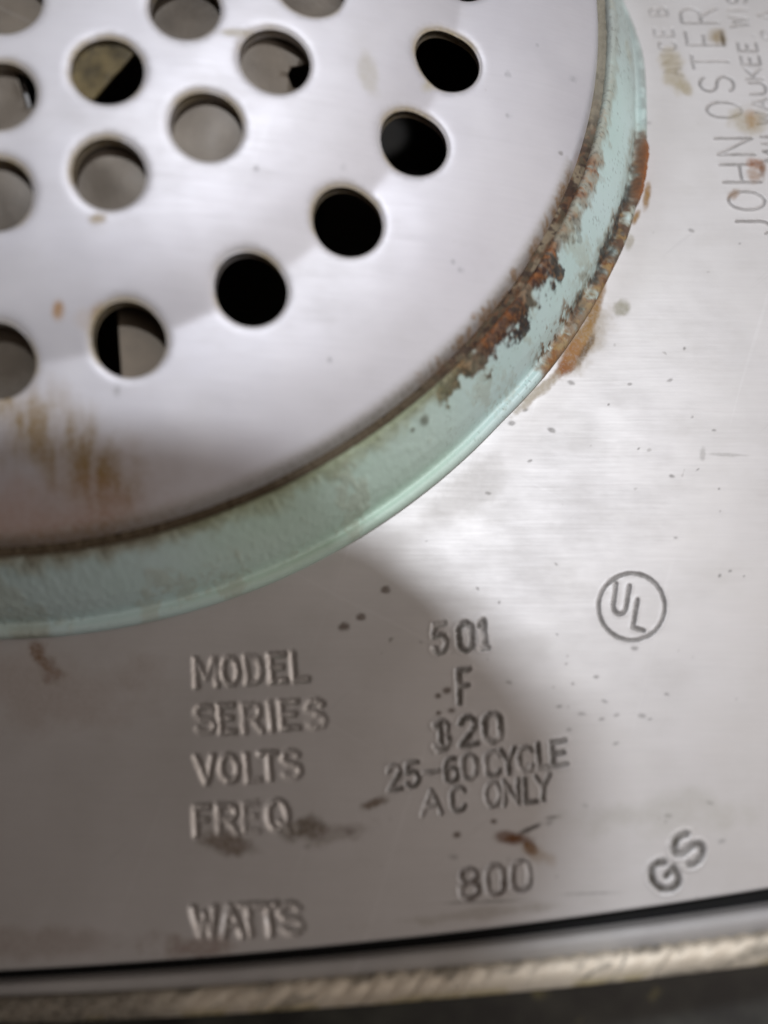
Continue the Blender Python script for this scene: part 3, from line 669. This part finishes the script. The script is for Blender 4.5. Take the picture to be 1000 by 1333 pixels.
def make_seam():
    """old grease and rust packed into the joint between disc and band"""
    th = np.radians(np.concatenate([np.arange(-108, 22, 0.15), np.arange(22, 252, 2.0)])); n = len(th); rows = list(np.linspace(.888, .9185, 20))
    TH, R = np.meshgrid(th, rows); a = np.degrees(TH).ravel()
    z = np.where(np.abs(R - .905) < .0135, .1165, .09) + .008 * (fbm(np.degrees(TH) * 1.5, R * 130, 6, 4) - .5)
    P = np.c_[(R * np.cos(TH)).ravel(), (R * np.sin(TH)).ravel(), z.ravel()]
    st = Stain(len(P)); rr = R.ravel(); k = fbm(a * 1.7, rr * 150, 9, 4); k2 = fbm(a * .35, rr * 40, 19, 3); q0 = th_of(600, 495, .13); q1 = th_of(790, 150, .13)
    st.add((.10, .075, .045), np.full(len(P), 1.0)); st.add((.16, .075, .035), .85 * sst(q0 - 4, q0 + 4, a) * (1 - sst(q1, q1 + 8, a)) * sst(.40, .60, k)); st.add((.30, .25, .17), .8 * sst(q0 - 2, q0 + 8, a) * sst(.46, .58, k2 + .25 * (k - .5))); st.add((.045, .025, .018), .8 * sst(q0 - 4, q0 + 4, a) * (1 - sst(q1 - 4, q1 + 4, a)) * sst(.54, .62, fbm(a * 2.2, rr * 90, 29, 3))); st.add((.30, .28, .22), .85 * sst(q1 - 6, q1 + 6, a))
    mesh_np('seam_grime', P, grid_faces(len(rows), n, True)[:, ::-1], mat_paint, root, st.out())
make_seam()

# ------------------------------------------------------------------ what shows through the holes
def cdt_sheet(name, outline, cuts, zf, mat, parent, step=.012, thick=.01):
    pts = []; edges = []
    def loop(l):
        b = len(pts); pts.extend(l); n = len(l); edges.extend([(b + i, b + (i + 1) % n) for i in range(n)])
    loop(outline)
    for c in cuts: loop(c)
    def inside(poly, X, Y):
        r = np.zeros(X.shape, bool); n = len(poly)
        for i in range(n):
            x0, y0 = poly[i]; x1, y1 = poly[(i + 1) % n]
            if y0 == y1: continue
            c = ((y0 > Y) != (y1 > Y)) & (X < (x1 - x0) * (Y - y0) / (y1 - y0) + x0); r ^= c
        return r
    a = np.array(outline); gx = np.arange(a[:, 0].min(), a[:, 0].max(), step); gy = np.arange(a[:, 1].min(), a[:, 1].max(), step)
    X, Y = np.meshgrid(gx, gy); X = X.ravel() + .0003; Y = Y.ravel() + .0002
    m = inside(outline, X, Y)
    for c in cuts: m &= ~inside(c, X, Y)
    pts.extend(zip(X[m], Y[m]))
    vs, es, fs, *_ = delaunay_2d_cdt([Vector(p) for p in pts], edges, [], 0, 1e-6, False)
    V2 = np.array([(v.x, v.y) for v in vs]); F = np.array([f for f in fs if len(f) == 3]); c = V2[F].mean(1)
    k = inside(outline, c[:, 0], c[:, 1])
    for q in cuts: k &= ~inside(q, c[:, 0], c[:, 1])
    F = F[k]
    P = np.c_[V2, zf(V2[:, 0], V2[:, 1])]
    o = mesh_np(name, P, F, mat, parent)
    md = o.modifiers.new('thickness', 'SOLIDIFY'); md.thickness = thick * S; md.offset = 0
    return o
def circ(x, y, r, n=40): return [(x + r * math.cos(t), y + r * math.sin(t)) for t in np.linspace(0, 2 * np.pi, n, endpoint=False)]
def px_poly(l, z): return [tuple(at(u, v, z)[:2]) for u, v in l]
ZB = 0.19
baffle_z = lambda x, y: disc_zs(np.hypot(x, y)) - .027 + 0.020 * (fbm(x * 9, y * 9, 2, 2) - .5)
slot = px_poly([(112, 140), (192, 58), (212, 75), (205, 145)], .272)
notch = px_poly([(374, 99), (379, 88), (390, 85), (396, 82), (416, 82), (412, 116), (380, 114)], .248)
gapcut = px_poly([(24, 86), (34, 84), (54, 100), (54, 150), (40, 150)], .265)
cdt_sheet('air_baffle', circ(0, 0, .565, 90), [slot, notch, gapcut], baffle_z, mat_inner, root, .012, .004)
cdt_sheet('bracket', px_poly([(70, 30), (170, 30), (186, 62), (148, 102), (120, 132), (70, 132)], .29), [], lambda x, y: disc_zs(np.hypot(x, y)) - .016 + .004 * fbm(x * 40, y * 40, 7, 3), mat_bracket, root, .006, .004)
cdt_sheet('blade', px_poly([(26, 96), (30, 95), (41, 140), (37, 144)], .268), [], lambda x, y: .268 + 0 * x, mat_flange, root, .01, .004)
cdt_sheet('heat_shield', px_poly([(156, 370), (260, 370), (260, 530), (165, 530)], .165), [], lambda x, y: .186 - .35 * (x - at(158, 440, .165)[0]), mat_bracket2, root, .012, .005)
cdt_sheet('shield_edge', px_poly([(153, 370), (157, 370), (166.5, 530), (162, 530)], .17), [], lambda x, y: .17 + 0 * x, mat_inner, root, .01, .005)
cdt_sheet('lower_shield', px_poly([(-80, 390), (66, 390), (70, 500), (30, 540), (-80, 540)], .17), [], lambda x, y: disc_zs(np.hypot(x, y)) - .04, mat_inner, root, .012, .005)

def make_pan():
    """soot-dark inner bowl closing the cavity under the disc"""
    prof = [(.90, .10), (.90, -.30), (.86, -.36), (.5, -.38), (.02, -.38)]
    n = 72; t = np.linspace(0, 2 * np.pi, n, endpoint=False); V = []
    for r, z in prof: V += [(r * math.cos(a), r * math.sin(a), z) for a in t]
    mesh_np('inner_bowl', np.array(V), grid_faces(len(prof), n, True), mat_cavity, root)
make_pan()

# ------------------------------------------------------------------ outer housing: rim with milled edge, walls
def make_housing():
    step = .003
    xs = np.concatenate([np.linspace(-1.45, -.1, 30)[:-1], np.arange(-.1, 1.2, step), np.linspace(1.2, 1.45, 12)])
    ye = y_edge(xs)
    xc = np.clip(xs, 0, 1.1)
    g0 = .010 + .004 * xc; g1 = .023 + .018 * xc; g2 = .058 + .026 * xc
    def sheet(name, rows, mat, fn=None, stain=None):
        V = []
        for off, z in rows:
            V.append(np.c_[xs, ye - off, z + 0 * xs])
        V = np.concatenate(V); return V, grid_faces(len(rows), len(xs))
    # flange between the gap and the milled edge
    rows = [(g0, -.06), (g0, -.0075), (g0 + .0008, -.006), (g1 * .5 + g0 * .5, -.006), (g1 + .004, -.006), (g1 + .006, -.03)]
    V, F = sheet('', rows, None)
    V[:, 2] += .0012 * (fbm(V[:, 0] * 20, V[:, 1] * 20, 6, 2) - .5)
    fl = mesh_np('rim_flange', V, F[:, ::-1], mat_flange, root)
    # milled band with diagonal cutter marks and scalloped upper edge
    nb = 26; f = np.linspace(0, 1, nb)
    X, Fv = np.meshgrid(xs, f); off = g1[None, :] * (1 - Fv) + g2[None, :] * Fv
    ph = (X * 30 + 0.6 * np.sin(X * 9)) + Fv * 1.1
    sc_ = np.abs(np.sin(np.pi * (X * 33 + .5 * np.sin(X * 13))))
    amp = sst(.28, .5, X) * (.5 + .8 * fbm(X * 12, X * 0, 4, 2))
    off = off - .0035 * (sc_ - .5) * amp * (1 - sst(0, .35, Fv))
    Zm = .010 * (1 - (2 * Fv - .8) ** 2) + .0014 * np.abs(np.sin(np.pi * (ph + .15 * fbm(X * 40, Fv * 6, 8, 2)))) + .0016 * (fbm(X * 120 + Fv * 4, Fv * 3, 10, 3) - .5)
    Zm = Zm - .02 * sst(.88, 1, Fv) - .012 * (1 - sst(0, .08, Fv))
    Y = y_edge(X) - off
    P = np.c_[X.ravel(), Y.ravel(), Zm.ravel()]
    st = Stain(len(P)); n = fbm(P[:, 0] * 16, P[:, 1] * 16, 12, 4); fr = Fv.ravel()
    st.add((.34, .27, .07), .7 * sst(.5, .9, fr) * sst(.54, .64, n)); st.add((.10, .09, .07), .6 * sst(.58, .7, fbm(P[:, 0] * 30 + fr * 1.5, fr * 2, 14, 4)))
    cut = np.abs(np.sin(np.pi * (ph.ravel() * .55 + .25 * fbm(P[:, 0] * 25, fr * 2, 21, 2)))); st.add((.12, .11, .09), .65 * (1 - sst(.0, .16, cut)) * sst(.4, .6, fbm(P[:, 0] * 9, fr, 22, 2) + .08))
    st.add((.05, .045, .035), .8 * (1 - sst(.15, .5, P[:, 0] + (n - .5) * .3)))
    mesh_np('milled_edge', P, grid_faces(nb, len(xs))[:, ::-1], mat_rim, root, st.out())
    # skirt of the housing down to the counter
    rows = [(g2 - .001, -.012), (g2 + .004, -.04), (g2 - .02, -.5), (g2 - .03, -.799)]
    V, F = sheet('', rows, None); mesh_np('housing_wall', V, F[:, ::-1], mat_shell, root)
    # near-black floor that paints the open gap as deep shade
    rows = [(-.02 + 0 * g0, -.055), (g0 + .01, -.055)]
    V, F = sheet('', rows, None); mesh_np('dark_gap_floor', V, F[:, ::-1], mat_gap, root)
    # the three other walls
    for pts in ([(1.5, -1.40), (1.5, 1.5)], [(1.5, 1.5), (-1.5, 1.5)], [(-1.5, 1.5), (-1.5, -1.45)]):
        (x0, y0), (x1, y1) = pts; k = 20; t = np.linspace(0, 1, k); V = []
        dx, dy = x1 - x0, y1 - y0; l = math.hypot(dx, dy); nx, ny = dy / l, -dx / l
        for o, z in [(-.045, -.05), (-.045, .0), (.01, .006), (.03, -.02), (.0, -.799)]:
            V.append(np.c_[x0 + dx * t + nx * o, y0 + dy * t + ny * o, np.full(k, z)])
        mesh_np('housing_wall', np.concatenate(V), grid_faces(5, k), mat_shell, root)
make_housing()
